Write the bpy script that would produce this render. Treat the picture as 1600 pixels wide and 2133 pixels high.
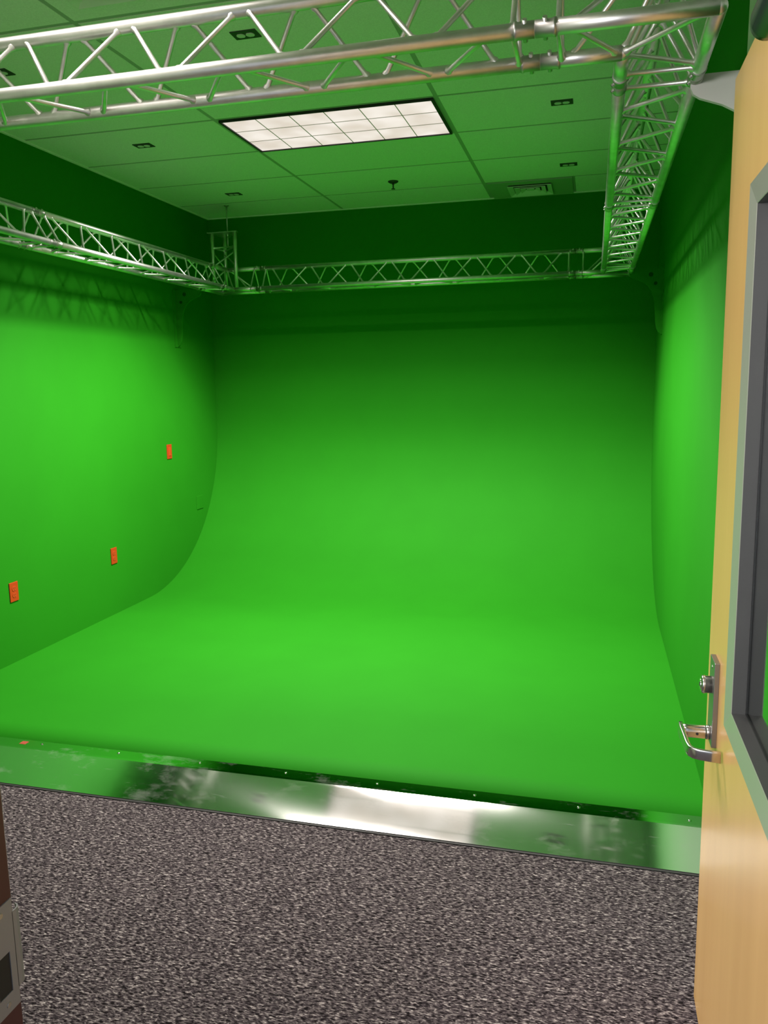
import bpy, bmesh, math, random
from mathutils import Vector, Matrix
random.seed(4)
D = bpy.data
C = bpy.context.scene.collection
for o in list(D.objects): D.objects.remove(o)
PI = math.pi

# ------------------------------------------------------------------ camera
cam_data = D.cameras.new('camera')
cam_data.sensor_fit = 'AUTO'; cam_data.sensor_width = 36.0
cam_data.lens = 1657.13 * 36.0 / 2133.0
cam_data.clip_start = 0.05; cam_data.clip_end = 60
cam = D.objects.new('camera', cam_data); C.objects.link(cam)
CH = 1.636
cam.matrix_world = Matrix(((0.9676, -0.0257, 0.2510, 0.0),
                           (0.2519, 0.1549, -0.9553, 0.0),
                           (-0.0144, 0.9876, 0.1564, CH),
                           (0, 0, 0, 1)))
bpy.context.scene.camera = cam
sc = bpy.context.scene
sc.view_settings.view_transform = 'Standard'
sc.view_settings.look = 'None'
sc.view_settings.gamma = 1.0
sc.view_settings.use_curve_mapping = False
sc.view_settings.exposure = 0.0
sc.cycles.max_bounces = 14
sc.cycles.diffuse_bounces = 8
sc.cycles.glossy_bounces = 6

# ------------------------------------------------------------------ world (daylight in the hall behind the camera)
w = D.worlds.new('hall_daylight'); sc.world = w; w.use_nodes = True
bg = w.node_tree.nodes['Background']
bg.inputs[0].default_value = (0.80, 0.88, 1.0, 1); bg.inputs[1].default_value = 0.75

# ------------------------------------------------------------------ room dimensions (metres, carpet at z = 0)
XL, XR, YB, YF = -3.246, 0.452, 6.534, 0.90
ZC = 3.071            # ceiling
ZF = 0.0125           # carpet surface
ZP = 0.065            # green platform height
YP = 2.885            # front edge of the platform
YG = 2.98             # green paint begins here on the right wall

def lamp(name, loc, sx, sy, power, color, spread, rot=(0, 0, 0)):
    l = D.lights.new(name, 'AREA'); l.shape = 'RECTANGLE'; l.size = sx; l.size_y = sy
    l.energy = power; l.color = color; l.spread = spread or PI
    o = D.objects.new(name, l); o.location = loc; o.rotation_euler = rot
    if spread is None:
        # louvered troffer: batwing distribution with a sharp cut-off (an IES curve written as nodes)
        l.spread = PI; l.use_nodes = True
        t = l.node_tree; N = t.nodes; L = t.links
        em = next(n for n in N if n.type == 'EMISSION')
        g = N.new('ShaderNodeNewGeometry')
        sx_ = N.new('ShaderNodeSeparateXYZ'); L.new(g.outputs['Incoming'], sx_.inputs[0])
        def axis_curve(k, curve):
            ab = N.new('ShaderNodeMath'); ab.operation = 'ABSOLUTE'; L.new(sx_.outputs[k], ab.inputs[0])
            az = N.new('ShaderNodeMath'); az.operation = 'ABSOLUTE'; L.new(sx_.outputs[2], az.inputs[0])
            at = N.new('ShaderNodeMath'); at.operation = 'ARCTAN2'; L.new(ab.outputs[0], at.inputs[0]); L.new(az.outputs[0], at.inputs[1])
            dv = N.new('ShaderNodeMath'); dv.operation = 'DIVIDE'; dv.inputs[1].default_value = PI / 2; L.new(at.outputs[0], dv.inputs[0])
            r = N.new('ShaderNodeValToRGB'); e = r.color_ramp.elements
            e[0].position = 0.0; e[0].color = (curve[0][1],) * 3 + (1,)
            e[1].position = 1.0; e[1].color = (0, 0, 0, 1)
            for a_, v in curve[1:]:
                x = e.new(a_ / 90.0); x.color = (v, v, v, 1)
            L.new(dv.outputs[0], r.inputs[0]); return r
        ml = N.new('ShaderNodeMath'); ml.operation = 'MULTIPLY'
        L.new(axis_curve(0, ALONG).outputs[0], ml.inputs[0]); L.new(axis_curve(1, ACROSS).outputs[0], ml.inputs[1])
        L.new(ml.outputs[0], em.inputs['Strength'])
    C.objects.link(o); return o
ALONG = [(0, 0.68), (25, 0.75), (40, 0.88), (50, 0.89), (55, 0.76), (61, 0.28), (67, 0.04), (74, 0.0)]
ACROSS = [(0, 0.95), (12, 0.89), (23, 0.84), (36, 1.0), (41, 0.95), (48, 0.54), (55, 0.20), (61, 0.065), (67, 0.015), (74, 0.0)]
LAMP_COL = (1.0, 0.90, 0.86)
SPREAD = None
for yc_l, nm, pw in ((4.515, 'stage_tube_light', 430), (1.485, 'carpet_tube_light', 42)):
    for off in (-0.264, 0.264):
        lamp(nm, (-1.415, yc_l + off, ZC - 0.0135), 1.12, 0.05, pw / 2, LAMP_COL, SPREAD)
lamp('hall_fill_light', (-1.7, -0.9, 2.15), 1.0, 0.7, 95, (1.0, 0.97, 0.97), math.radians(150), (math.radians(90), 0, math.radians(-38)))  # fill lamp added in the unseen hall to brighten the upper door

# ------------------------------------------------------------------ material helpers
def mat(name, col, rough=0.5, metal=0.0, spec=0.5):
    m = D.materials.new(name); m.use_nodes = True
    b = m.node_tree.nodes['Principled BSDF']
    b.inputs['Base Color'].default_value = (*col, 1)
    b.inputs['Roughness'].default_value = rough
    b.inputs['Metallic'].default_value = metal
    b.inputs['Specular IOR Level'].default_value = spec
    return m
def nt(m):
    t = m.node_tree; return t, t.nodes, t.links, t.nodes['Principled BSDF']
def noise_mix(m, ca, cb, scale, stretch=(1, 1, 1), detail=4, lo=0.35, hi=0.65, bump=0.0, bdist=0.002):
    t, N, L, b = nt(m)
    tc = N.new('ShaderNodeTexCoord'); mp = N.new('ShaderNodeMapping')
    mp.inputs['Scale'].default_value = stretch
    L.new(tc.outputs['Object'], mp.inputs['Vector'])
    n = N.new('ShaderNodeTexNoise'); n.inputs['Scale'].default_value = scale; n.inputs['Detail'].default_value = detail
    L.new(mp.outputs[0], n.inputs['Vector'])
    r = N.new('ShaderNodeValToRGB'); r.color_ramp.elements[0].position = lo; r.color_ramp.elements[1].position = hi
    r.color_ramp.elements[0].color = (*ca, 1); r.color_ramp.elements[1].color = (*cb, 1)
    L.new(n.outputs['Fac'], r.inputs[0]); L.new(r.outputs[0], b.inputs['Base Color'])
    if bump:
        bp = N.new('ShaderNodeBump'); bp.inputs['Strength'].default_value = bump; bp.inputs['Distance'].default_value = bdist
        L.new(n.outputs['Fac'], bp.inputs['Height']); L.new(bp.outputs[0], b.inputs['Normal'])
    return n, r

GREEN = (0.0140, 0.200, 0.0050)
M = {}
M['green'] = mat('chroma_green_paint', GREEN, 0.75, 0, 0.12)
noise_mix(M['green'], (0.0137, 0.196, 0.0049), (0.0143, 0.204, 0.0051), 3.0, detail=5)
M['green_shade'] = mat('hole_shade_green', (0.004, 0.07, 0.002), 0.8, 0, 0.1)  # colour of solid discs that imitate shade inside the bolt holes
M['tile'] = mat('ceiling_tile', (0.74, 0.75, 0.70), 0.9, 0, 0.2)
noise_mix(M['tile'], (0.70, 0.71, 0.66), (0.78, 0.79, 0.74), 160, detail=3, bump=0.25, bdist=0.001)
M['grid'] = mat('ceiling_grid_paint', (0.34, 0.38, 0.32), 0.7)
M['white_wall'] = mat('white_wall_paint', (0.68, 0.69, 0.65), 0.8, 0, 0.2)
noise_mix(M['white_wall'], (0.66, 0.67, 0.63), (0.70, 0.71, 0.67), 25)
M['alu'] = mat('truss_aluminium', (0.80, 0.79, 0.77), 0.40, 1.0)
noise_mix(M['alu'], (0.72, 0.71, 0.69), (0.84, 0.83, 0.81), 18, detail=3)
M['weld'] = mat('cast_aluminium', (0.50, 0.49, 0.47), 0.42, 1.0)
M['steel'] = mat('zinc_steel', (0.60, 0.60, 0.58), 0.35, 1.0)
M['black'] = mat('black_plastic', (0.012, 0.013, 0.013), 0.5)
M['dark_metal'] = mat('dark_box_metal', (0.02, 0.03, 0.02), 0.5)
M['pale_plastic'] = mat('pale_receptacle_plastic', (0.62, 0.63, 0.58), 0.5)
M['orange'] = mat('orange_plastic', (0.40, 0.038, 0.006), 0.42)
M['dark_orange'] = mat('orange_receptacle_plastic', (0.46, 0.050, 0.010), 0.38)
M['slot'] = mat('slot_shadow_plastic', (0.03, 0.01, 0.005), 0.6)
M['grey_paint'] = mat('grey_primer_paint', (0.50, 0.49, 0.45), 0.6, 0, 0.3)
M['frame_paint'] = mat('grey_frame_enamel', (0.34, 0.34, 0.29), 0.32, 0.35)
M['lining'] = mat('shade_darkened_lining_enamel', (0.060, 0.060, 0.058), 0.35)  # shade in the window reveal is put into this darker colour
M['vent_panel'] = mat('painted_vent_panel', (0.30, 0.40, 0.27), 0.55)
M['vent_white'] = mat('vent_white_enamel', (0.66, 0.68, 0.62), 0.45)
M['chrome'] = mat('satin_chrome', (0.62, 0.60, 0.58), 0.22, 1.0)
M['satin'] = mat('brushed_lock_steel', (0.30, 0.29, 0.285), 0.36, 0.9)
M['strike_metal'] = mat('dull_strike_steel', (0.32, 0.31, 0.32), 0.5, 0.5)
M['polish'] = mat('polished_chrome', (0.72, 0.72, 0.72), 0.10, 1.0)
M['closer'] = mat('dark_bronze_enamel', (0.05, 0.055, 0.06), 0.25, 0.6)
M['maroon'] = mat('maroon_frame_paint', (0.075, 0.022, 0.020), 0.4)
M['tape'] = mat('red_tape', (0.35, 0.05, 0.03), 0.6)
M['under'] = mat('dark_trim_rubber', (0.02, 0.02, 0.02), 0.7)

# maple veneer: vertical grain
M['maple'] = mat('maple_veneer', (0.66, 0.40, 0.16), 0.30, 0, 0.45)
noise_mix(M['maple'], (0.60, 0.345, 0.128), (0.65, 0.385, 0.148), 3, stretch=(3, 5, 0.35), detail=5, lo=0.3, hi=0.7)

# carpet: short elongated flecks in beige, taupe and plum
M['carpet'] = mat('flecked_loop_carpet', (0.12, 0.10, 0.11), 0.95, 0, 0.1)
def carpet_nodes(m):
    t, N, L, b = nt(m)
    tc = N.new('ShaderNodeTexCoord')
    def fleck(rot, sc_, seed, wv):
        mp = N.new('ShaderNodeMapping'); mp.inputs['Rotation'].default_value = (0, 0, rot)
        mp.inputs['Scale'].default_value = sc_; mp.inputs['Location'].default_value = (seed, seed * .7, 0)
        L.new(tc.outputs['Object'], mp.inputs['Vector'])
        n = N.new('ShaderNodeTexNoise'); n.inputs['Scale'].default_value = 1.0; n.inputs['Detail'].default_value = 2.0
        n.inputs['Distortion'].default_value = wv
        L.new(mp.outputs[0], n.inputs['Vector']); return n
    a = fleck(0.45, (64, 175, 1), 3.1, 0.6)
    c = fleck(-0.5, (68, 165, 1), 9.7, 0.5)
    mx = N.new('ShaderNodeMath'); mx.operation = 'MAXIMUM'
    L.new(a.outputs['Fac'], mx.inputs[0]); L.new(c.outputs['Fac'], mx.inputs[1])
    r = N.new('ShaderNodeValToRGB')
    e = r.color_ramp.elements
    e[0].position = 0.44; e[0].color = (0.007, 0.005, 0.006, 1)
    e[1].position = 0.74; e[1].color = (0.42, 0.37, 0.365, 1)
    x = e.new(0.53); x.color = (0.047, 0.037, 0.043, 1)
    x = e.new(0.62); x.color = (0.128, 0.107, 0.111, 1)
    L.new(mx.outputs[0], r.inputs[0])
    L.new(r.outputs[0], b.inputs['Base Color'])
    bp = N.new('ShaderNodeBump'); bp.inputs['Strength'].default_value = 0.6; bp.inputs['Distance'].default_value = 0.004
    L.new(mx.outputs[0], bp.inputs['Height']); L.new(bp.outputs[0], b.inputs['Normal'])
carpet_nodes(M['carpet'])

# brushed aluminium threshold: fine lines along its length
M['plate'] = mat('brushed_threshold_aluminium', (0.68, 0.68, 0.665), 0.07, 1.0)
def plate_nodes(m):
    t, N, L, b = nt(m)
    tc = N.new('ShaderNodeTexCoord')
    def nz(sc_, stretch, det, rough):
        mp = N.new('ShaderNodeMapping'); mp.inputs['Scale'].default_value = stretch
        L.new(tc.outputs['Object'], mp.inputs['Vector'])
        n = N.new('ShaderNodeTexNoise'); n.inputs['Scale'].default_value = sc_; n.inputs['Detail'].default_value = det; n.inputs['Roughness'].default_value = rough
        L.new(mp.outputs[0], n.inputs['Vector']); return n
    n = nz(5.0, (1, 1.6, 1.6), 8, 0.7)                      # wiped-on scuffs
    mr = N.new('ShaderNodeMapRange'); mr.inputs['From Min'].default_value = 0.56; mr.inputs['From Max'].default_value = 0.78
    mr.inputs['To Min'].default_value = 0.0; mr.inputs['To Max'].default_value = 0.26
    L.new(n.outputs['Fac'], mr.inputs['Value'])
    sc = nz(30.0, (0.25, 2.5, 2.5), 4, 0.6)                 # fine scratches along the length
    m2 = N.new('ShaderNodeMapRange'); m2.inputs['From Min'].default_value = 0.66; m2.inputs['From Max'].default_value = 0.76
    m2.inputs['To Min'].default_value = 0.0; m2.inputs['To Max'].default_value = 0.25
    L.new(sc.outputs['Fac'], m2.inputs['Value'])
    ad = N.new('ShaderNodeMath'); ad.operation = 'ADD'; L.new(mr.outputs[0], ad.inputs[0]); L.new(m2.outputs[0], ad.inputs[1])
    df = N.new('ShaderNodeBsdfDiffuse'); df.inputs['Color'].default_value = (0.42, 0.42, 0.40, 1)
    mx = N.new('ShaderNodeMixShader'); L.new(ad.outputs[0], mx.inputs[0])
    L.new(b.outputs[0], mx.inputs[1]); L.new(df.outputs[0], mx.inputs[2])
    L.new(mx.outputs[0], N['Material Output'].inputs['Surface'])
    b.inputs['Roughness'].default_value = 0.055; b.inputs['Anisotropic'].default_value = 1.0
    tg = N.new('ShaderNodeTangent'); tg.direction_type = 'UV_MAP'; L.new(tg.outputs[0], b.inputs['Tangent'])
    wv = nz(2.5, (1, 0.6, 0.6), 2, 0.5)                     # sheet is not quite flat
    bp = N.new('ShaderNodeBump'); bp.inputs['Strength'].default_value = 0.10; bp.inputs['Distance'].default_value = 0.01
    L.new(wv.outputs['Fac'], bp.inputs['Height']); L.new(bp.outputs[0], b.inputs['Normal'])
plate_nodes(M['plate'])

M['glass'] = D.materials.new('door_glass'); M['glass'].use_nodes = True
def glass_nodes(m):
    t, N, L, b = nt(m)
    b.inputs['Base Color'].default_value = (0.93, 0.97, 0.95, 1); b.inputs['Roughness'].default_value = 0.0
    b.inputs['Transmission Weight'].default_value = 1.0; b.inputs['IOR'].default_value = 1.5
glass_nodes(M['glass'])
M['lens'] = D.materials.new('lit_prismatic_lens'); M['lens'].use_nodes = True
def lens_nodes(m, strength):
    t, N, L, b = nt(m)
    b.inputs['Base Color'].default_value = (0.25, 0.24, 0.23, 1); b.inputs['Roughness'].default_value = 0.4
    tc = N.new('ShaderNodeTexCoord')
    # lamps glow along the cell edges: two fluorescent tubes behind the cells
    n = N.new('ShaderNodeTexNoise'); n.inputs['Scale'].default_value = 5.0; n.inputs['Detail'].default_value = 1.5
    L.new(tc.outputs['Object'], n.inputs['Vector'])
    r = N.new('ShaderNodeValToRGB')
    r.color_ramp.elements[0].position = 0.36; r.color_ramp.elements[0].color = (0.80, 0.65, 0.61, 1)
    r.color_ramp.elements[1].position = 0.66; r.color_ramp.elements[1].color = (1.0, 0.86, 0.84, 1)
    L.new(n.outputs['Fac'], r.inputs[0])
    L.new(r.outputs[0], b.inputs['Emission Color']); b.inputs['Emission Strength'].default_value = strength
lens_nodes(M['lens'], 0.92)
M['fin'] = mat('louver_fin', (0.45, 0.38, 0.37), 0.5)

# ------------------------------------------------------------------ mesh helpers
def add_box(bm, x0, x1, y0, y1, z0, z1, bev=0.0):
    vs = [bm.verts.new((x, y, z)) for x in (x0, x1) for y in (y0, y1) for z in (z0, z1)]
    f = []
    for a in ((0, 1, 3, 2), (4, 6, 7, 5), (0, 4, 5, 1), (2, 3, 7, 6), (0, 2, 6, 4), (1, 5, 7, 3)):
        f.append(bm.faces.new([vs[i] for i in a]))
    if bev:
        es = list({e for q in f for e in q.edges})
        bmesh.ops.bevel(bm, geom=es, offset=bev, segments=2, affect='EDGES', profile=0.5)
    return vs
def basis(d):
    d = d.normalized(); u = Vector((0, 0, 1)) if abs(d.z) < 0.9 else Vector((1, 0, 0))
    a = d.cross(u).normalized(); return a, a.cross(d).normalized()
def add_tube(bm, p0, p1, prof, n=16, caps=True):
    """prof: radius, or list of (t in metres from p0, radius)"""
    p0 = Vector(p0); p1 = Vector(p1); d = p1 - p0; Ln = d.length; dn = d.normalized()
    if not isinstance(prof, (list, tuple)): prof = [(0, prof), (Ln, prof)]
    a, b = basis(d); rings = []
    for t, r in prof:
        c = p0 + dn * t
        rings.append([bm.verts.new(c + (a * math.cos(2 * PI * i / n) + b * math.sin(2 * PI * i / n)) * r) for i in range(n)])
    for q in range(len(rings) - 1):
        for i in range(n):
            j = (i + 1) % n
            fc = bm.faces.new((rings[q][i], rings[q][j], rings[q + 1][j], rings[q + 1][i])); fc.smooth = True
    if caps:
        bm.faces.new(list(reversed(rings[0]))); bm.faces.new(rings[-1])
def add_prism(bm, pts, axis, a, b):
    """extrude a 2D outline along axis (0,1,2) between a and b"""
    def P(p, v):
        if axis == 0: return (v, p[0], p[1])
        if axis == 1: return (p[0], v, p[1])
        return (p[0], p[1], v)
    A = [bm.verts.new(P(p, a)) for p in pts]; B = [bm.verts.new(P(p, b)) for p in pts]
    n = len(pts)
    bm.faces.new(A); bm.faces.new(list(reversed(B)))
    for i in range(n):
        j = (i + 1) % n; bm.faces.new((A[i], B[i], B[j], A[j]))
def obj(name, bm, m, parent=None, loc=None):
    bmesh.ops.recalc_face_normals(bm, faces=bm.faces)
    me = D.meshes.new(name); bm.to_mesh(me); bm.free()
    me.materials.append(M[m] if isinstance(m, str) else m)
    o = D.objects.new(name, me); C.objects.link(o)
    if parent is not None: o.parent = parent
    if loc is not None: o.location = loc
    return o
def box_obj(name, b, m, parent=None, bev=0.0, loc=None):
    bm = bmesh.new(); add_box(bm, *b, bev=bev); return obj(name, bm, m, parent, loc)
def tag(o, label, cat, group=None):
    o['label'] = label; o['category'] = cat
    if group: o['group'] = group
    return o
def struct(o, label=None, cat=None):
    o['kind'] = 'structure'
    if label: o['label'] = label
    if cat: o['category'] = cat
    return o
def thing(name, loc, label, cat, group=None, rotz=0):
    o = D.objects.new(name, None); o.empty_display_size = 0.1; C.objects.link(o)
    o.location = loc; o.rotation_euler = (0, 0, rotz); return tag(o, label, cat, group)
def dup(root, loc, rotz, label, group=None):
    r = root.copy(); C.objects.link(r); r.location = loc; r.rotation_euler = (0, 0, rotz); r['label'] = label
    if group: r['group'] = group
    for ch in list(root.children):
        c = ch.copy(); C.objects.link(c); c.parent = r
        for g in list(ch.children):
            d = g.copy(); C.objects.link(d); d.parent = c
    return r

# ------------------------------------------------------------------ room shell
T = 0.12
struct(box_obj('floor', (XL - T, XR + T, -3.0, YB + T, -0.10, ZF), 'carpet'),
       'dark flecked plum and beige loop carpet in front of the green stage', 'carpet')
struct(box_obj('wall_back', (XL - T, XR + T, YB + 0.008, YB + T, 0.0, ZC + 0.12), 'green'),
       'flat green painted wall behind the curved green sweep', 'wall')
def side_wall(name, x0, x1, lab, face):
    o = struct(box_obj(name, (x0, x1, YF - 0.15, YB + 0.008, 0.0, ZC + 0.12), 'white_wall'), lab, 'wall')
    gb = bmesh.new(); add_prism(gb, [(YB + 0.008, 0.0), (1.60, 0.0), (1.60, 2.42), (YG, 2.42), (YG, ZC + 0.12), (YB + 0.008, ZC + 0.12)], 0, min(face), max(face))
    sk = obj('green_paint_area', gb, 'green', o)
    sk['label'] = 'bright green painted part of the wall'
    return o
side_wall('wall_left', XL - T, XL, 'left green wall with three orange wall plates', (XL - 0.02, XL + 0.001))
side_wall('wall_right', XR, XR + T, 'right green wall partly hidden by the open wooden door', (XR - 0.001, XR + 0.02))
bm = bmesh.new()
DX0, DX1, DH = -0.82, 0.30, 2.33       # door opening
add_box(bm, XL - T, DX0 - 0.045, YF - 0.15, YF, 0, ZC + 0.12)
add_box(bm, DX1 + 0.045, XR + T, YF - 0.15, YF, 0, ZC + 0.12)
add_box(bm, DX0 - 0.045, DX1 + 0.045, YF - 0.15, YF, DH + 0.045, ZC + 0.12)
struct(obj('wall_front', bm, 'white_wall'), 'white wall holding the doorway, beside the camera', 'wall')

# ceiling: lay-in tiles that hang a little below their grid
XG = [-0.806 - 1.2192 * k for k in range(0, 3)]      # grid lines running into the room
XG = [XR] + [x for x in XG if x > XL] + [XL]
YGr = [6.036 - 0.6085 * k for k in range(0, 10)]
YGr = [YB] + [y for y in YGr if y > YF] + [YF]
HOLE = []                                            # cells that hold fixtures instead of tiles
def is_hole(x, y):
    return any(a < x < b and c < y < d for a, b, c, d in HOLE)
HOLE += [(-2.02, -0.81, 4.22, 4.81), (-2.02, -0.81, 1.20, 1.77), (-0.79, -0.18, 6.05, 6.53)]
YGr.sort(); XG.sort()
bm = bmesh.new(); g = 0.0115
for i in range(len(XG) - 1):
    for j in range(len(YGr) - 1):
        x0, x1, y0, y1 = XG[i], XG[i + 1], YGr[j], YGr[j + 1]
        cells = [(x0, x1, y0, y1)]
        if i == len(XG) - 2 and j == len(YGr) - 2: cells = [(-0.176, x1, y0, y1)]
        elif is_hole((x0 + x1) / 2, (y0 + y1) / 2): continue
        for (a, b, c, d) in cells:
            add_box(bm, a + g, b - g, c + g, d - g, ZC, ZC + 0.02)
ceil = struct(box_obj('ceiling', (XL, XR, YF, YB, ZC + 0.0015, ZC + 0.10), 'grid'),
              'suspended tile ceiling tinted green by the stage below', 'ceiling')
ct = obj('ceiling_tile_field', bm, 'tile', ceil); ct['label'] = 'pale fissured lay-in ceiling tiles'
# wall angle along the ceiling edge
for n, b in (('trim_1', (XL, XL + 0.02, YF, YB, ZC - 0.006, ZC + 0.0015)), ('trim_2', (XR - 0.02, XR, YF, YB, ZC - 0.006, ZC + 0.0015)),
             ('trim_3', (XL + 0.02, XR - 0.02, YB - 0.022, YB, ZC - 0.006, ZC + 0.0015))):
    struct(box_obj(n, b, 'tile'), {'trim_1': 'thin ceiling wall angle above left wall', 'trim_2': 'thin ceiling wall angle above right wall',
                                   'trim_3': 'thin ceiling wall angle above back wall'}[n], 'trim')

# ------------------------------------------------------------------ green cyclorama: platform, cove, back
bm = bmesh.new()
R = 1.28; yc, zc_ = YB - R, ZP + R
prof = [(YP, 0.0), (YP, ZP)]
for k in range(1, 14): prof.append((YP + (yc - YP) * k / 14, ZP))
for k in range(0, 41):
    a = -PI / 2 + (PI / 2) * k / 40
    prof.append((yc + R * math.cos(a), zc_ + R * math.sin(a)))
for k in range(1, 5): prof.append((YB, zc_ + (ZC - 0.004 - zc_) * k / 4))
xs = [XL + 0.001, XL + 1.2, -1.4, XR - 1.2, XR - 0.001]
grid = [[bm.verts.new((x, y, z)) for x in xs] for y, z in prof]
for a in range(len(prof) - 1):
    for b in range(len(xs) - 1):
        f = bm.faces.new((grid[a][b], grid[a][b + 1], grid[a + 1][b + 1], grid[a + 1][b])); f.smooth = a > 0
# solid underside and rear
add_box(bm, xs[0], xs[-1], YP + 0.004, yc, 0.0, ZP - 0.012)
cyc = tag(obj('green_screen_cyclorama', bm, 'green'),
          'seamless green stage floor curving up into the back wall', 'green screen')

# ------------------------------------------------------------------ aluminium threshold ramp
bm = bmesh.new(); uvl = bm.loops.layers.uv.new('UVMap')
x0, x1 = XL + 0.004, XR - 0.004
pr = [(2.607, ZF + 0.0005), (2.607, ZF + 0.0055), (2.800, ZP + 0.002), (2.810, ZP + 0.0045), (2.822, ZP + 0.005), (2.888, ZP + 0.005), (2.888, ZP + 0.0015), (2.80, ZP - 0.003)]
nx = 24
g2 = [[bm.verts.new((x0 + (x1 - x0) * i / nx, y, z)) for i in range(nx + 1)] for y, z in pr]
for a in range(len(pr)):
    b = (a + 1) % len(pr)
    for i in range(nx):
        f = bm.faces.new((g2[a][i], g2[a][i + 1], g2[b][i + 1], g2[b][i])); f.smooth = a in (1, 2, 3, 4)
for f in bm.faces:
    for l in f.loops: l[uvl].uv = (l.vert.co.x * 0.3, l.vert.co.y * 0.3)
for e in bm.edges:
    if len(e.link_faces) == 2 and abs(e.link_faces[0].normal.dot(e.link_faces[1].normal)) < 0.8: e.smooth = False
ramp = tag(obj('threshold_ramp', bm, 'plate'), 'scuffed brushed aluminium ramp between carpet and green stage', 'threshold')
for k in range(-2, 8):
    x = -2.357 + 0.3905 * k
    if x < x0 + 0.02: continue
    bm = bmesh.new(); yy = 2.866 - 0.002 * k
    add_tube(bm, (x, yy, ZP + 0.004), (x, yy, ZP + 0.0085), [(0, 0.0065), (0.003, 0.0062), (0.0045, 0.0035)], 14)
    obj('screw', bm, 'polish', ramp)
box_obj('edge_seal', (x0, x1, 2.597, 2.607, ZF, ZF + 0.003), 'under', ramp)['label'] = 'thin black edge seal on the carpet'
# scuffs on the ramp: small bare scratches
bm = bmesh.new()
add_box(bm, -2.462, -2.430, 2.845, 2.872, ZP + 0.005, ZP + 0.0056)
tag(obj('tape_scrap', bm, 'tape'), 'small faded red tape scrap on the ramp near left wall', 'tape')

# ------------------------------------------------------------------ truss
S, HT, RC, RB = 0.188, 0.165, 0.0175, 0.0065
ZB = CH + 0.770
ZT = ZB + HT
def brace(parent, p0, p1, r=RB):
    p0 = Vector(p0); p1 = Vector(p1); d = (p1 - p0); L = d.length; d.normalize()
    p0 = p0 + d * (RC * 0.8); p1 = p1 - d * (RC * 0.8); L = (p1 - p0).length
    bm = bmesh.new()
    add_tube(bm, p0, p1, [(0, r * 1.75), (0.006, r * 1.6), (0.012, r), (L - 0.012, r), (L - 0.006, r * 1.6), (L, r * 1.75)], 10, caps=False)
    return obj('brace', bm, 'alu', parent)
def chord(parent, p0, p1, name='main_tube'):
    bm = bmesh.new(); add_tube(bm, p0, p1, RC, 24); return obj(name, bm, 'alu', parent)
def section(u):
    """the three chords at distance u along local x: near, far, top"""
    return (Vector((u, -S / 2, 0)), Vector((u, S / 2, 0)), Vector((u, 0, HT)))
def coupler(parent, p, d):
    """half coupler: ends at p and runs along -d into its own piece"""
    d = Vector(d).normalized(); p = Vector(p); a, b = basis(d); r = RC
    bm = bmesh.new()
    add_tube(bm, p - d * 0.046, p - d * 0.0012, [(0, r + 0.0022), (0.006, r + 0.0022), (0.008, r + 0.0006), (0.0448, r + 0.0006)], 24)
    cp = obj('coupler', bm, 'weld', parent)
    ax = (a * 0.8 + b * (0.6 if (d.x + d.y) > 0 else -0.6)).normalized(); q = p - d * 0.022; bm = bmesh.new()
    add_tube(bm, q - ax * (r + 0.008), q + ax * (r + 0.008), 0.0055, 10)
    obj('pin', bm, 'steel', cp)
def straight(name, loc, rotz, L, label, flip=0):
    t = thing(name, loc, label, 'truss', 'straight lengths of the lighting truss', rotz)
    for p0, p1 in zip(section(0.0), section(L)): chord(t, p0, p1)
    n = max(2, round((L - 0.17) / 0.327)); p = (L - 0.17) / n; u0 = 0.085
    nearside = lambda u: Vector((u, -S / 2, 0)); far = lambda u: Vector((u, S / 2, 0)); top = lambda u: Vector((u, 0, HT))
    e = 0.016
    def zig(A, B, off):
        """A nodes every pitch from u0 (+off half pitch), B nodes between"""
        k = 0; u = u0
        while u + p / 2 <= L - 0.07:
            if (k + off) % 2 == 0: brace(t, A(u + e), B(u + p / 2 - e))
            else: brace(t, B(u + e), A(u + p / 2 - e))
            k += 1; u += p / 2
    zig(top, nearside, flip); zig(top, far, flip + 1); zig(nearside, far, flip)
    for u in (0.05, L - 0.05):
        a, b, c = section(u); brace(t, a, b); brace(t, a, c); brace(t, b, c)
    for q in section(0.0): coupler(t, q, (-1, 0, 0))
    for q in section(L): coupler(t, q, (1, 0, 0))
    return t
# centre lines of the rectangle
XTL, XTR, YTF, YTB = -2.874, 0.139, 2.013, 6.085
JX0, JX1 = -2.585, -0.145
JY0, JYM, JY1 = 2.300, 3.800, 5.800
straight('truss_span', (JX0, YTF, ZB), 0, JX1 - JX0, 'nearest silver truss length crossing the top of the view above the carpet', 0)
straight('truss_span', (JX0, YTB, ZB), 0, JX1 - JX0, 'silver truss length running along the back wall', 0)
straight('truss_span', (XTR, JY0, ZB), PI / 2, JYM - JY0, 'right side truss length nearer the wooden door, above the grey gusset', 0)
straight('truss_span', (XTR, JYM, ZB), PI / 2, JY1 - JYM, 'right side truss length reaching the back right corner', 0)
straight('truss_span', (XTL, JY0, ZB), PI / 2, JYM - JY0, 'left side truss length cut off by the left picture edge', 0)
straight('truss_span', (XTL, JYM, ZB), PI / 2, JY1 - JYM, 'left side truss length reaching the corner with the short tower', 0)
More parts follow.
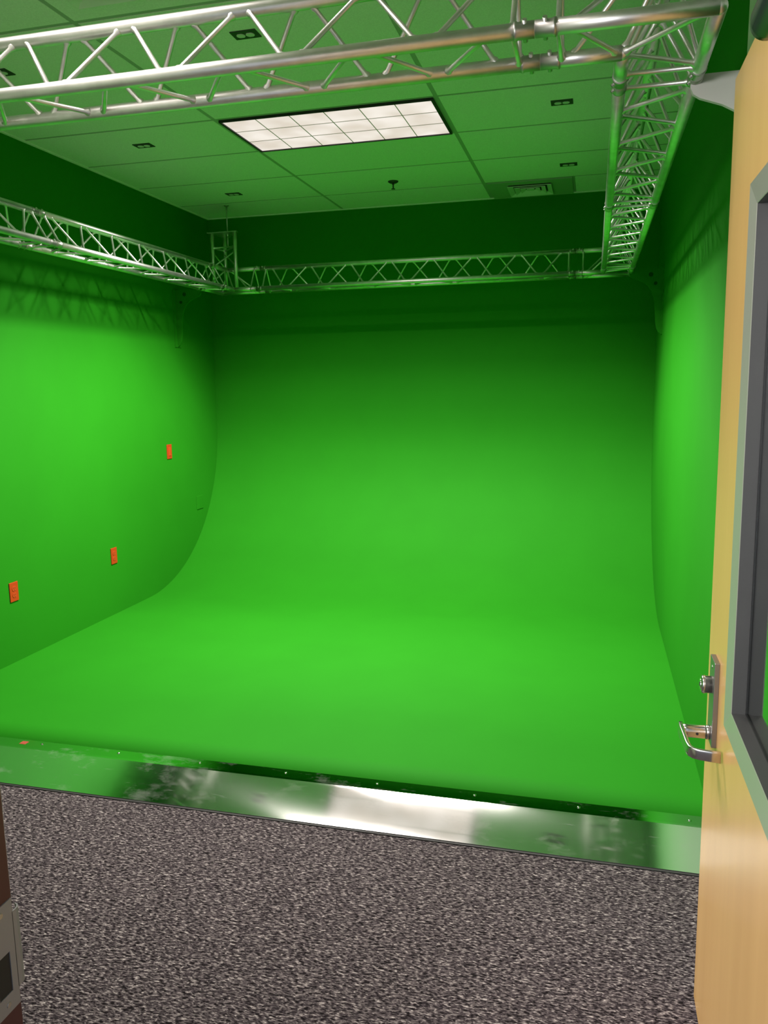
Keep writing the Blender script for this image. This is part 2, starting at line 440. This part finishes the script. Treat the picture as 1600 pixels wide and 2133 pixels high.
def corner(loc, sx, sy, ux, uy, label, tower=False):
    """corner block: arms of length ux along sx*x and uy along sy*y from the crossing of the centre lines"""
    t = thing('truss_corner', loc, label, 'truss corner', 'corner blocks of the lighting truss')
    def miter(k):   # k: offset of chord from the centre lines, +1 outer / -1 inner / 0 top
        h = HT if k == 0 else 0
        o = S / 2 * k
        c = Vector((-sx * o, -sy * o, h))
        a = Vector((sx * ux, -sy * o, h)); b = Vector((-sx * o, sy * uy, h))
        bm = bmesh.new(); add_tube(bm, c, a, RC, 24); add_tube(bm, c, b, RC, 24)
        bmesh.ops.create_uvsphere(bm, u_segments=20, v_segments=12, radius=RC * 0.999, matrix=Matrix.Translation(c))
        for f in bm.faces: f.smooth = len(f.verts) <= 4
        obj('main_tube', bm, 'alu', t)
        return a, b, c
    o_, i_, t_ = miter(1), miter(-1), miter(0)
    for idx, ax in ((0, (sx, 0, 0)), (1, (0, sy, 0))):
        for q in (o_, i_, t_): coupler(t, q[idx], ax)
        dv = Vector(ax) * -0.05
        a, b, c = o_[idx] + dv, i_[idx] + dv, t_[idx] + dv
        brace(t, a, b); brace(t, a, c); brace(t, b, c)
        dv2 = Vector(ax) * -0.07
        # diagonals inside the corner
        brace(t, i_[idx] + dv2, Vector((t_[2].x, t_[2].y, HT)) + Vector(ax) * 0.05)
        brace(t, o_[idx] + dv2, Vector((t_[2].x, t_[2].y, HT)) + Vector(ax) * 0.02)
        brace(t, o_[idx] + dv2, i_[2] + Vector(ax) * 0.01)
    brace(t, o_[2], i_[2]); brace(t, o_[2], t_[2]); brace(t, i_[2], t_[2])
    if tower:
        zt = 0.445
        pts = [Vector((-0.098, -0.040, 0)), Vector((0.100, -0.045, 0)), Vector((-0.064, 0.115, 0))]
        for p in pts:
            bm = bmesh.new(); add_tube(bm, p + Vector((0, 0, 0.02)), p + Vector((0, 0, zt)), RC * 0.92, 20)
            obj('tower_tube', bm, 'alu', t)
        zs = (0.335, 0.20)
        for a, b in ((0, 1), (1, 2), (0, 2)):
            brace(t, pts[a] + Vector((0, 0, zs[0])), pts[b] + Vector((0, 0, zs[0])))
        brace(t, pts[1] + Vector((0, 0, 0.305)), pts[0] + Vector((0, 0, 0.19)))
        brace(t, pts[0] + Vector((0, 0, 0.305)), pts[2] + Vector((0, 0, 0.19)))
        brace(t, pts[2] + Vector((0, 0, 0.305)), pts[1] + Vector((0, 0, 0.19)))
        bm = bmesh.new()
        add_prism(bm, [(-0.128, -0.068), (0.128, -0.072), (0.128, -0.035), (-0.035, 0.145), (-0.095, 0.145), (-0.128, -0.030)], 2, zt, zt + 0.007)
        rb = bmesh.new(); add_tube(rb, (0.012, 0.015, zt - 0.105), (0.012, 0.015, zt), 0.0055, 10); obj('rod_end', rb, 'steel', t)
        rb = bmesh.new(); add_tube(rb, (0.012, 0.015, zt - 0.016), (0.012, 0.015, zt), 0.011, 6); obj('nut', rb, 'steel', t)
        pl = obj('top_plate', bm, 'alu', t); pl['label'] = 'flat aluminium plate capping the tower'
    return t
corner((XTR, YTF, ZB), -1, 1, XTR - JX1, JY0 - YTF, 'corner block by the door and grey gusset, top right of the view')
corner((XTR, YTB, ZB), -1, -1, XTR - JX1, YTB - JY1, 'corner block in the back right corner of the stage')
corner((XTL, YTB, ZB), 1, -1, JX0 - XTL, YTB - JY1, 'back left corner block with a short upright tower and plate', tower=True)
corner((XTL, YTF, ZB), 1, 1, JX0 - XTL, JY0 - YTF, 'corner block beyond the left picture edge')

# suspension rod from the ceiling to the tower
rod = thing('suspension_rod', (-2.862, 6.10, ZC), 'thin threaded rod hanging from ceiling to short truss tower', 'rod')
bm = bmesh.new(); add_tube(bm, (0, 0, 0), (0, 0, -0.2075), 0.0055, 10); obj('rod', bm, 'steel', rod)
bm = bmesh.new(); add_tube(bm, (0, 0, 0), (0, 0, -0.006), [(0, 0.022), (0.006, 0.018)], 20); obj('ceiling_collar', bm, 'steel', rod)

# ------------------------------------------------------------------ wall gussets carrying the truss
def gusset(loc, m, sgn, label, holes):
    """outline in local x (towards the truss is -x for the right wall) and z; wall at local x = 0"""
    cs = [(0.0, 0.012), (-0.226, 0.012), (-0.231, 0.0), (-0.229, -0.02), (-0.222, -0.035), (-0.205, -0.046), (-0.180, -0.055), (-0.150, -0.066), (-0.122, -0.082),
          (-0.098, -0.104), (-0.078, -0.135), (-0.063, -0.175), (-0.055, -0.22), (-0.050, -0.28), (-0.046, -0.34), (-0.038, -0.39), (-0.022, -0.42), (0.0, -0.435)]
    t = thing('truss_gusset', loc, label, 'bracket', 'curved gussets fixing the truss to the walls')
    bm = bmesh.new(); add_prism(bm, [(sgn * x, z) for x, z in cs], 1, -0.007, 0.007)
    obj('web_plate', bm, m, t)
    bm = bmesh.new(); xs_ = sorted((0.0, sgn * -0.006)); add_box(bm, xs_[0], xs_[1], -0.045, 0.045, -0.435, 0.012)
    obj('wall_plate', bm, m, t)
    if holes:
        for x, z, r in ((-0.085, 0.0 - 0.025, 0.015), (-0.052, -0.085, 0.012)):
            bm = bmesh.new(); add_tube(bm, (sgn * x, -0.009, z), (sgn * x, 0.009, z), r, 20)
            obj('bolt_hole', bm, 'green_shade', t)
    return t
ZGS = ZB - 0.005
gusset((XR - 0.001, 2.33, ZGS), 'grey_paint', 1, 'grey unpainted gusset between truss and wall above the door', False)
gusset((XR - 0.001, 6.02, ZGS), 'green', 1, 'green painted gusset in the back right corner', True)
gusset((XL + 0.001, 5.90, ZGS), 'green', -1, 'green painted gusset under the truss in the back left corner', True)

# ------------------------------------------------------------------ ceiling fixtures
def troffer(cx, cy, label):
    t = thing('ceiling_light', (cx, cy, ZC - 0.006), label, 'ceiling light', None)
    hx, hy = 0.592, 0.290
    bm = bmesh.new()
    for b in ((-hx, hx, -hy, -hy + 0.008), (-hx, hx, hy - 0.008, hy), (-hx, -hx + 0.012, -hy + 0.008, hy - 0.008), (hx - 0.012, hx, -hy + 0.008, hy - 0.008)):
        add_box(bm, *b, -0.006, 0.007)
    obj('frame', bm, 'black', t)
    bm = bmesh.new(); ix, iy = hx - 0.012, hy - 0.008; nx_, ny_ = 6, 3
    # 18 shallow dished cells
    for i in range(nx_):
        for j in range(ny_):
            xa, xb = -ix + 2 * ix * i / nx_, -ix + 2 * ix * (i + 1) / nx_
            ya, yb = -iy + 2 * iy * j / ny_, -iy + 2 * iy * (j + 1) / ny_
            k = 6; gr = [[None] * (k + 1) for _ in range(k + 1)]
            for a in range(k + 1):
                for b in range(k + 1):
                    s_ = (math.sin(PI * a / k) * math.sin(PI * b / k)) ** 0.6
                    gr[a][b] = bm.verts.new((xa + (xb - xa) * a / k, ya + (yb - ya) * b / k, 0.0005 + 0.005 * s_))
            for a in range(k):
                for b in range(k):
                    f = bm.faces.new((gr[a][b], gr[a + 1][b], gr[a + 1][b + 1], gr[a][b + 1])); f.smooth = True
    obj('lens', bm, 'lens', t)['label'] = 'glowing pinkish white lens of eighteen cells'
    bm = bmesh.new()
    for i in range(1, nx_): x = -ix + 2 * ix * i / nx_; add_box(bm, x - 0.0022, x + 0.0022, -iy, iy, -0.001, 0.004)
    for j in range(1, ny_): y = -iy + 2 * iy * j / ny_; add_box(bm, -ix, ix, y - 0.0022, y + 0.0022, -0.001, 0.004)
    obj('louver', bm, 'fin', t)
    return t
troffer(-1.415, 4.515, 'lit rectangular ceiling light over the middle of the stage')
troffer(-1.415, 1.485, 'lit rectangular ceiling light over the carpet, above the picture edge')

def ceiling_outlet():
    t = thing('ceiling_outlet', (0, 0, ZC), '', 'ceiling outlet', 'dark twin outlets set in the ceiling tiles')
    bm = bmesh.new(); add_box(bm, -0.056, 0.056, -0.037, 0.037, -0.004, 0.002, bev=0.001); obj('cover_plate', bm, 'dark_metal', t)
    for x in (-0.0205, 0.0205):
        bm = bmesh.new()
        pts = [(x + 0.0182 * math.cos(a), max(-0.0165, min(0.0165, 0.0182 * math.sin(a)))) for a in [2 * PI * i / 28 for i in range(28)]]
        add_prism(bm, pts, 2, -0.0062, -0.003)
        obj('receptacle', bm, 'pale_plastic', t)
    return t
co = ceiling_outlet()
spots = [(-1.420, 3.28, 'twin ceiling outlet seen through the nearest truss'),
         (-2.628, 4.500, 'twin ceiling outlet left of the lit ceiling light'),
         (-2.642, 5.770, 'twin ceiling outlet nearest the back left corner'),
         (-0.196, 4.482, 'twin ceiling outlet right of the lit ceiling light'),
         (-0.199, 5.705, 'twin ceiling outlet in front of the square air vent'),
         (-2.655, 3.33, 'twin ceiling outlet peeking through truss at the left picture edge')]
for k, (x, y, lab) in enumerate(spots):
    if k == 0: co.location = (x, y, ZC); co['label'] = lab
    else: dup(co, (x, y, ZC), 0, lab)

sp = thing('fire_sprinkler', (-1.415, 5.775, ZC), 'small dark fire sprinkler under the ceiling near the back wall', 'sprinkler')
bm = bmesh.new(); add_tube(bm, (0, 0, 0.0), (0, 0, -0.012), [(0, 0.037), (0.006, 0.036), (0.012, 0.026)], 28); obj('escutcheon', bm, 'dark_metal', sp)
bm = bmesh.new(); add_tube(bm, (0, 0, -0.012), (0, 0, -0.052), [(0, 0.008), (0.012, 0.008), (0.014, 0.005), (0.04, 0.005)], 14); obj('stem', bm, 'dark_metal', sp)
bm = bmesh.new(); add_tube(bm, (0, 0, -0.050), (0, 0, -0.054), [(0, 0.006), (0.001, 0.014), (0.004, 0.014)], 18); obj('deflector', bm, 'dark_metal', sp)

def vent(cx, cy, hx, hy, cxo, label):
    t = thing('air_vent', (cx, cy, ZC - 0.007), label, 'air vent')
    v = bmesh.new()
    ox, oy = 0.150, 0.150
    # face panel with a square opening
    for b in ((-hx, -ox + cxo, -hy, hy), (ox + cxo, hx, -hy, hy), (-ox + cxo, ox + cxo, -hy, -oy), (-ox + cxo, ox + cxo, oy, hy)):
        add_box(v, *b, 0.0, 0.008)
    obj('panel', v, 'vent_panel', t)
    box_obj('duct_box', (-ox + cxo, ox + cxo, -oy, oy, 0.0065, 0.0075), 'dark_metal', t)
    def ring(name, a0, z0, a1, z1, m):
        bm = bmesh.new(); th = 0.004
        def sq(a, z): return [bm.verts.new((sx * a + cxo, sy * a, z)) for sx, sy in ((-1, -1), (1, -1), (1, 1), (-1, 1))]
        A, B = sq(a0, z0), sq(a1, z1); A2, B2 = sq(a0, z0 + th), sq(a1, z1 + th)
        for i in range(4):
            j = (i + 1) % 4
            bm.faces.new((A[i], A[j], B[j], B[i])); bm.faces.new((A2[i], B2[i], B2[j], A2[j]))
            bm.faces.new((A[i], A2[i], A2[j], A[j])); bm.faces.new((B[i], B[j], B2[j], B2[i]))
        return obj(name, bm, m, t)
    ring('frame', 0.158, -0.014, 0.122, 0.002, 'vent_white')
    ring('louvre', 0.112, -0.014, 0.078, 0.002, 'vent_white')
    ring('louvre', 0.070, -0.012, 0.036, 0.002, 'vent_white')
    box_obj('louvre', (-0.026 + cxo, 0.026 + cxo, -0.026, 0.026, -0.006, 0.0), 'vent_white', t)
    return t
vent(-0.485, 6.285, 0.300, 0.240, -0.005, 'square air vent in a dark green panel by the back wall')
v2 = vent(-1.75, 2.70, 0.175, 0.175, 0.0, 'pale air vent in the ceiling at the top left picture edge')

# ------------------------------------------------------------------ wall plates on the left wall
def wall_outlet(y, z, label):
    t = thing('wall_outlet', (XL + 0.001, y, z), label, 'wall outlet', 'orange duplex outlets low on the left wall')
    bm = bmesh.new(); add_box(bm, 0, 0.0065, -0.035, 0.035, -0.057, 0.057, bev=0.0022); obj('cover_plate', bm, 'orange', t)
    for zz in (-0.0195, 0.0195):
        bm = bmesh.new()
        pts = [(0.017 * math.cos(a), zz + max(-0.0138, min(0.0138, 0.017 * math.sin(a)))) for a in [2 * PI * i / 28 for i in range(28)]]
        add_prism(bm, pts, 0, 0.005, 0.0085); rc = obj('receptacle', bm, 'dark_orange', t)
        for yy, h in ((-0.006, 0.0040), (0.006, 0.0032)):
            box_obj('slot', (0.0080, 0.0089, yy - 0.0011, yy + 0.0011, zz + 0.001 - h, zz + 0.004 + h), 'slot', rc)
        bm = bmesh.new(); add_tube(bm, (0.0080, 0, zz - 0.0085), (0.0089, 0, zz - 0.0085), 0.0024, 10); obj('slot', bm, 'slot', rc)
    bm = bmesh.new(); add_tube(bm, (0.006, 0, 0), (0.0078, 0, 0), 0.003, 12); obj('screw', bm, 'dark_orange', t)
    return t
wall_outlet(3.816, CH - 1.154, 'orange duplex outlet nearest the left picture edge')
wall_outlet(4.829, CH - 1.154, 'orange duplex outlet second along the left wall, nearer the cove')
t = thing('wall_switch', (XL + 0.001, 5.668, CH - 0.489), 'orange wall switch plate, highest plate on the left wall', 'wall switch')
bm = bmesh.new(); add_box(bm, 0, 0.0065, -0.036, 0.036, -0.057, 0.057, bev=0.0022); obj('cover_plate', bm, 'orange', t)
bm = bmesh.new(); add_box(bm, 0.005, 0.010, -0.0165, 0.0165, -0.033, 0.033, bev=0.0015); obj('paddle', bm, 'dark_orange', t)
t = thing('blank_wall_plate', (XL + 0.001, 6.133, CH - 0.960), 'green painted blank plate close to the curved back corner', 'wall plate')
bm = bmesh.new(); add_box(bm, 0, 0.006, -0.055, 0.055, -0.057, 0.057, bev=0.002); obj('cover_plate', bm, 'green', t)
for zz in (-0.042, 0.042):
    bm = bmesh.new(); add_tube(bm, (0.005, 0, zz), (0.0072, 0, zz), 0.0032, 10); obj('screw', bm, 'green', t)

# ------------------------------------------------------------------ door frame and strike
bm = bmesh.new()
for x0_, x1_, z1_ in ((DX0 - 0.05, DX0, DH + 0.05), (DX1, DX1 + 0.045, DH + 0.05)):
    add_box(bm, x0_, x1_, YF - 0.16, YF + 0.004, 0, z1_, bev=0.002)
add_box(bm, DX0, DX1, YF - 0.16, YF + 0.004, DH, DH + 0.05, bev=0.002)
add_box(bm, DX0, DX0 + 0.014, YF - 0.11, YF - 0.065, 0, DH)
jamb = struct(obj('trim_4', bm, 'maroon'), 'dark maroon door frame at the lower left picture edge', 'door frame')
zs0, zs1 = CH - 0.915, CH - 0.7425
bm = bmesh.new(); st = 0.0022; yj = YF + 0.004
def plate_with_hole():
    # strike face on the jamb with a rectangular hole, the lip rolled past the edge
    y0s, y1s = yj - 0.050, yj - 0.004
    hy0, hy1, hz0, hz1 = yj - 0.044, yj - 0.0165, zs0 + 0.030, zs0 + 0.094
    for b in ((y0s, hy0, zs0, zs1), (hy1, y1s, zs0, zs1), (hy0, hy1, zs0, hz0), (hy0, hy1, hz1, zs1)):
        add_box(bm, DX0, DX0 + st, b[0], b[1], b[2], b[3])
    lz0, lz1 = zs0 + 0.027, zs0 + 0.150
    prev = None
    path = [(DX0 + st, y1s - 0.001), (DX0 + st, yj + 0.004), (DX0 + st * 0.6, yj + 0.009), (DX0 - 0.002, yj + 0.013), (DX0 - 0.007, yj + 0.0155)]
    up = [bm.verts.new((x, y, lz1)) for x, y in path]; lo = [bm.verts.new((x, y, lz0)) for x, y in path]
    up2 = [bm.verts.new((x - st, y - 0.001, lz1)) for x, y in path]; lo2 = [bm.verts.new((x - st, y - 0.001, lz0)) for x, y in path]
    for i in range(len(path) - 1):
        bm.faces.new((lo[i], lo[i + 1], up[i + 1], up[i])); bm.faces.new((lo2[i], up2[i], up2[i + 1], lo2[i + 1]))
        bm.faces.new((up[i], up[i + 1], up2[i + 1], up2[i])); bm.faces.new((lo[i], lo2[i], lo2[i + 1], lo[i + 1]))
    bm.faces.new((lo[-1], lo2[-1], up2[-1], up[-1]))
    return hy0, hy1, hz0, hz1
hh = plate_with_hole()
strike = obj('strike_plate', bm, 'strike_metal', jamb); strike['label'] = 'satin metal strike plate with a dark latch hole'
box_obj('latch_hole', (DX0 + 0.0002, DX0 + 0.0008, hh[0], hh[1], hh[2], hh[3]), 'black', strike)
for z in (zs0 + 0.014, zs1 - 0.014):
    bm = bmesh.new(); add_tube(bm, (DX0 + st, yj - 0.028, z), (DX0 + st + 0.0012, yj - 0.028, z), 0.004, 12); obj('screw', bm, 'steel', strike)

# ------------------------------------------------------------------ door (open, its outer face towards the carpet)
FX = 0.2993                      # face of the door at floor level
door = D.objects.new('door_1', None); C.objects.link(door)
door.location = (FX, 0.92, 0.0); door.rotation_euler = (0, math.radians(-0.31), 0)
struct(door, 'open maple door with narrow glazed panel and lever handle', 'door')
DL = 1.110                       # leaf length along y
y_of = lambda y: y - 0.92
wy0, wy1, wz0, wz1 = y_of(1.16), y_of(1.642), 0.975, 1.955          # clear glass opening
bm = bmesh.new(); th = 0.045
zt_ = 2.296
hw = 0.003
for b in ((0.0, wy0 - hw, 0.022, zt_), (wy1 + hw, DL, 0.022, zt_), (wy0 - hw, wy1 + hw, 0.022, wz0 - hw), (wy0 - hw, wy1 + hw, wz1 + hw, zt_)):
    add_box(bm, 0, th, b[0], b[1], b[2], b[3])
bmesh.ops.remove_doubles(bm, verts=bm.verts, dist=1e-5)
leaf = obj('door_leaf', bm, 'maple', door)
# glazing frame: bevelled steel moulding on both faces plus the lining
def ring_frame(side):
    bm = bmesh.new(); wO = 0.045
    def loop(off, x): return [bm.verts.new((x, y, z)) for y, z in ((wy0 - off, wz0 - off), (wy1 + off, wz0 - off), (wy1 + off, wz1 + off), (wy0 - off, wz1 + off))]
    sx = (lambda d: -d) if side == 0 else (lambda d: th + d)
    lp = [loop(wO, sx(0.0)), loop(wO - 0.0005, sx(0.0145)), loop(wO - 0.002, sx(0.0155)), loop(0.0015, sx(0.0095)), loop(0.0, sx(0.0085))]
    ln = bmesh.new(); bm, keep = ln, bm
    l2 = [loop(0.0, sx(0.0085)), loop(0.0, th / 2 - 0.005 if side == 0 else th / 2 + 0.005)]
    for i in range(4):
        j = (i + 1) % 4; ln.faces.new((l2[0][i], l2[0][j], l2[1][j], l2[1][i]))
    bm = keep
    obj('window_lining', ln, 'lining', door)['label'] = 'inner lining of the window frame, shade painted in as dark grey'
    for a in range(len(lp) - 1):
        for i in range(4):
            j = (i + 1) % 4; bm.faces.new((lp[a][i], lp[a][j], lp[a + 1][j], lp[a + 1][i]))
    return obj('window_frame', bm, 'frame_paint', door)
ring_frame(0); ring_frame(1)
bm = bmesh.new(); add_box(bm, th / 2 - 0.003, th / 2 + 0.003, wy0, wy1, wz0, wz1); obj('window_pane', bm, 'glass', door)
bm = bmesh.new()
for b in ((wy0, wy1, wz0, wz0 + 0.004), (wy0, wy1, wz1 - 0.004, wz1), (wy0, wy0 + 0.004, wz0, wz1), (wy1 - 0.004, wy1, wz0, wz1)):
    add_box(bm, th / 2 - 0.0055, th / 2 - 0.003, *b); add_box(bm, th / 2 + 0.003, th / 2 + 0.0055, *b)
obj('glazing_gasket', bm, 'black', door)
# lock set
yl = y_of(1.895); zl = 0.823
bm = bmesh.new(); add_box(bm, -0.0115, 0.0, yl - 0.035, yl + 0.034, 0.800, 1.003, bev=0.0012)
esc = obj('escutcheon', bm, 'satin', door); esc['label'] = 'satin chrome lock plate'
bm = bmesh.new(); yk, zk = yl + 0.006, 0.938
add_tube(bm, (-0.0115, yk, zk), (-0.0345, yk, zk), [(0, 0.0200), (0.014, 0.0200), (0.0145, 0.0212), (0.019, 0.0212), (0.021, 0.0195), (0.0225, 0.0175), (0.0232, 0.0165)], 32)
cyl = obj('lock_cylinder', bm, 'chrome', door)
bm = bmesh.new(); add_tube(bm, (-0.0345, yk, zk), (-0.0365, yk, zk), [(0, 0.0125), (0.002, 0.0118)], 24); add_box(bm, -0.0375, -0.036, yk - 0.001, yk + 0.001, zk - 0.005, zk + 0.005)
obj('key_plug', bm, 'polish', cyl)
for zz in (0.984, 0.818):
    bm = bmesh.new(); add_tube(bm, (-0.0115, yl, zz), (-0.0128, yl, zz), 0.0036, 12); obj('screw', bm, 'polish', esc)
# lever: round neck, then a flat bar along the door that returns to the face
bm = bmesh.new()
add_tube(bm, (-0.0115, yl, zl), (-0.020, yl, zl), 0.0165, 28)
add_tube(bm, (-0.0205, yl, zl), (-0.0745, yl, zl), [(0, 0.0150), (0.002, 0.0155), (0.040, 0.0154), (0.0535, 0.0148)], 28)
def sweep(bm, path, hs, ts, up=Vector((0, 0, 1)), n=16):
    rings = []
    for i, p in enumerate(path):
        a = path[max(0, i - 1)]; b = path[min(len(path) - 1, i + 1)]
        d = (Vector(b) - Vector(a)).normalized(); s = d.cross(up).normalized()
        ring = []
        for k in range(n):
            q = 2 * PI * k / n; c_, s_ = math.cos(q), math.sin(q)
            ex = 0.42
            ring.append(bm.verts.new(Vector(p) + s * ts[i] / 2 * math.copysign(abs(c_) ** ex, c_) + up * hs[i] / 2 * math.copysign(abs(s_) ** ex, s_)))
        rings.append(ring)
    for i in range(len(rings) - 1):
        for k in range(n):
            f = bm.faces.new((rings[i][k], rings[i][(k + 1) % n], rings[i + 1][(k + 1) % n], rings[i + 1][k])); f.smooth = True
    bm.faces.new(rings[0]); bm.faces.new(rings[-1])
path = [(-0.0740, yl + 0.0145, zl + 0.0005), (-0.0748, yl + 0.009, zl), (-0.0740, yl - 0.010, zl), (-0.0715, yl - 0.045, zl - 0.001), (-0.0690, yl - 0.085, zl - 0.002),
        (-0.0655, yl - 0.103, zl - 0.003), (-0.0580, yl - 0.113, zl - 0.003), (-0.045, yl - 0.118, zl - 0.003), (-0.025, yl - 0.122, zl - 0.003), (-0.004, yl - 0.125, zl - 0.003)]
sweep(bm, path, [0.031, 0.031, 0.030, 0.027, 0.0255, 0.025, 0.025, 0.025, 0.0255, 0.026], [0.010, 0.011, 0.012, 0.0110, 0.0105, 0.010, 0.0095, 0.009, 0.009, 0.009])
lev = obj('lever_handle', bm, 'chrome', door)
for f in lev.data.polygons: f.use_smooth = len(f.vertices) == 4
bm = bmesh.new(); add_tube(bm, (-0.040, yl - 0.0148, zl), (-0.040, yl - 0.0160, zl), 0.0032, 12); obj('set_screw_hole', bm, 'black', lev)
# latch edge
box_obj('latch_plate', (0.010, 0.036, DL, DL + 0.0015, zl - 0.09, zl + 0.09), 'chrome', door)
# closer near the top of the leaf
cb = bmesh.new()
add_tube(cb, (-0.030, y_of(1.185), 2.207), (-0.030, y_of(1.52), 2.207), [(0, 0.024), (0.01, 0.030), (0.30, 0.030), (0.325, 0.026), (0.335, 0.018)], 28)
add_box(cb, -0.030, 0.0, y_of(1.205), y_of(1.485), 2.180, 2.230, bev=0.004)
cl = obj('door_closer', cb, 'closer', door); cl['label'] = 'rounded dark chrome door closer body'
cb = bmesh.new(); add_box(cb, -0.042, -0.020, y_of(1.05), y_of(1.32), 2.240, 2.248, bev=0.002); obj('closer_arm', cb, 'steel', cl)
for z in (0.25, 1.15, 2.05):
    bm = bmesh.new(); add_tube(bm, (0.056, -0.004, z - 0.055), (0.056, -0.004, z + 0.055), 0.007, 12); add_box(bm, 0.045, 0.056, -0.004, 0.03, z - 0.05, z + 0.05)
    obj('hinge', bm, 'chrome', door)
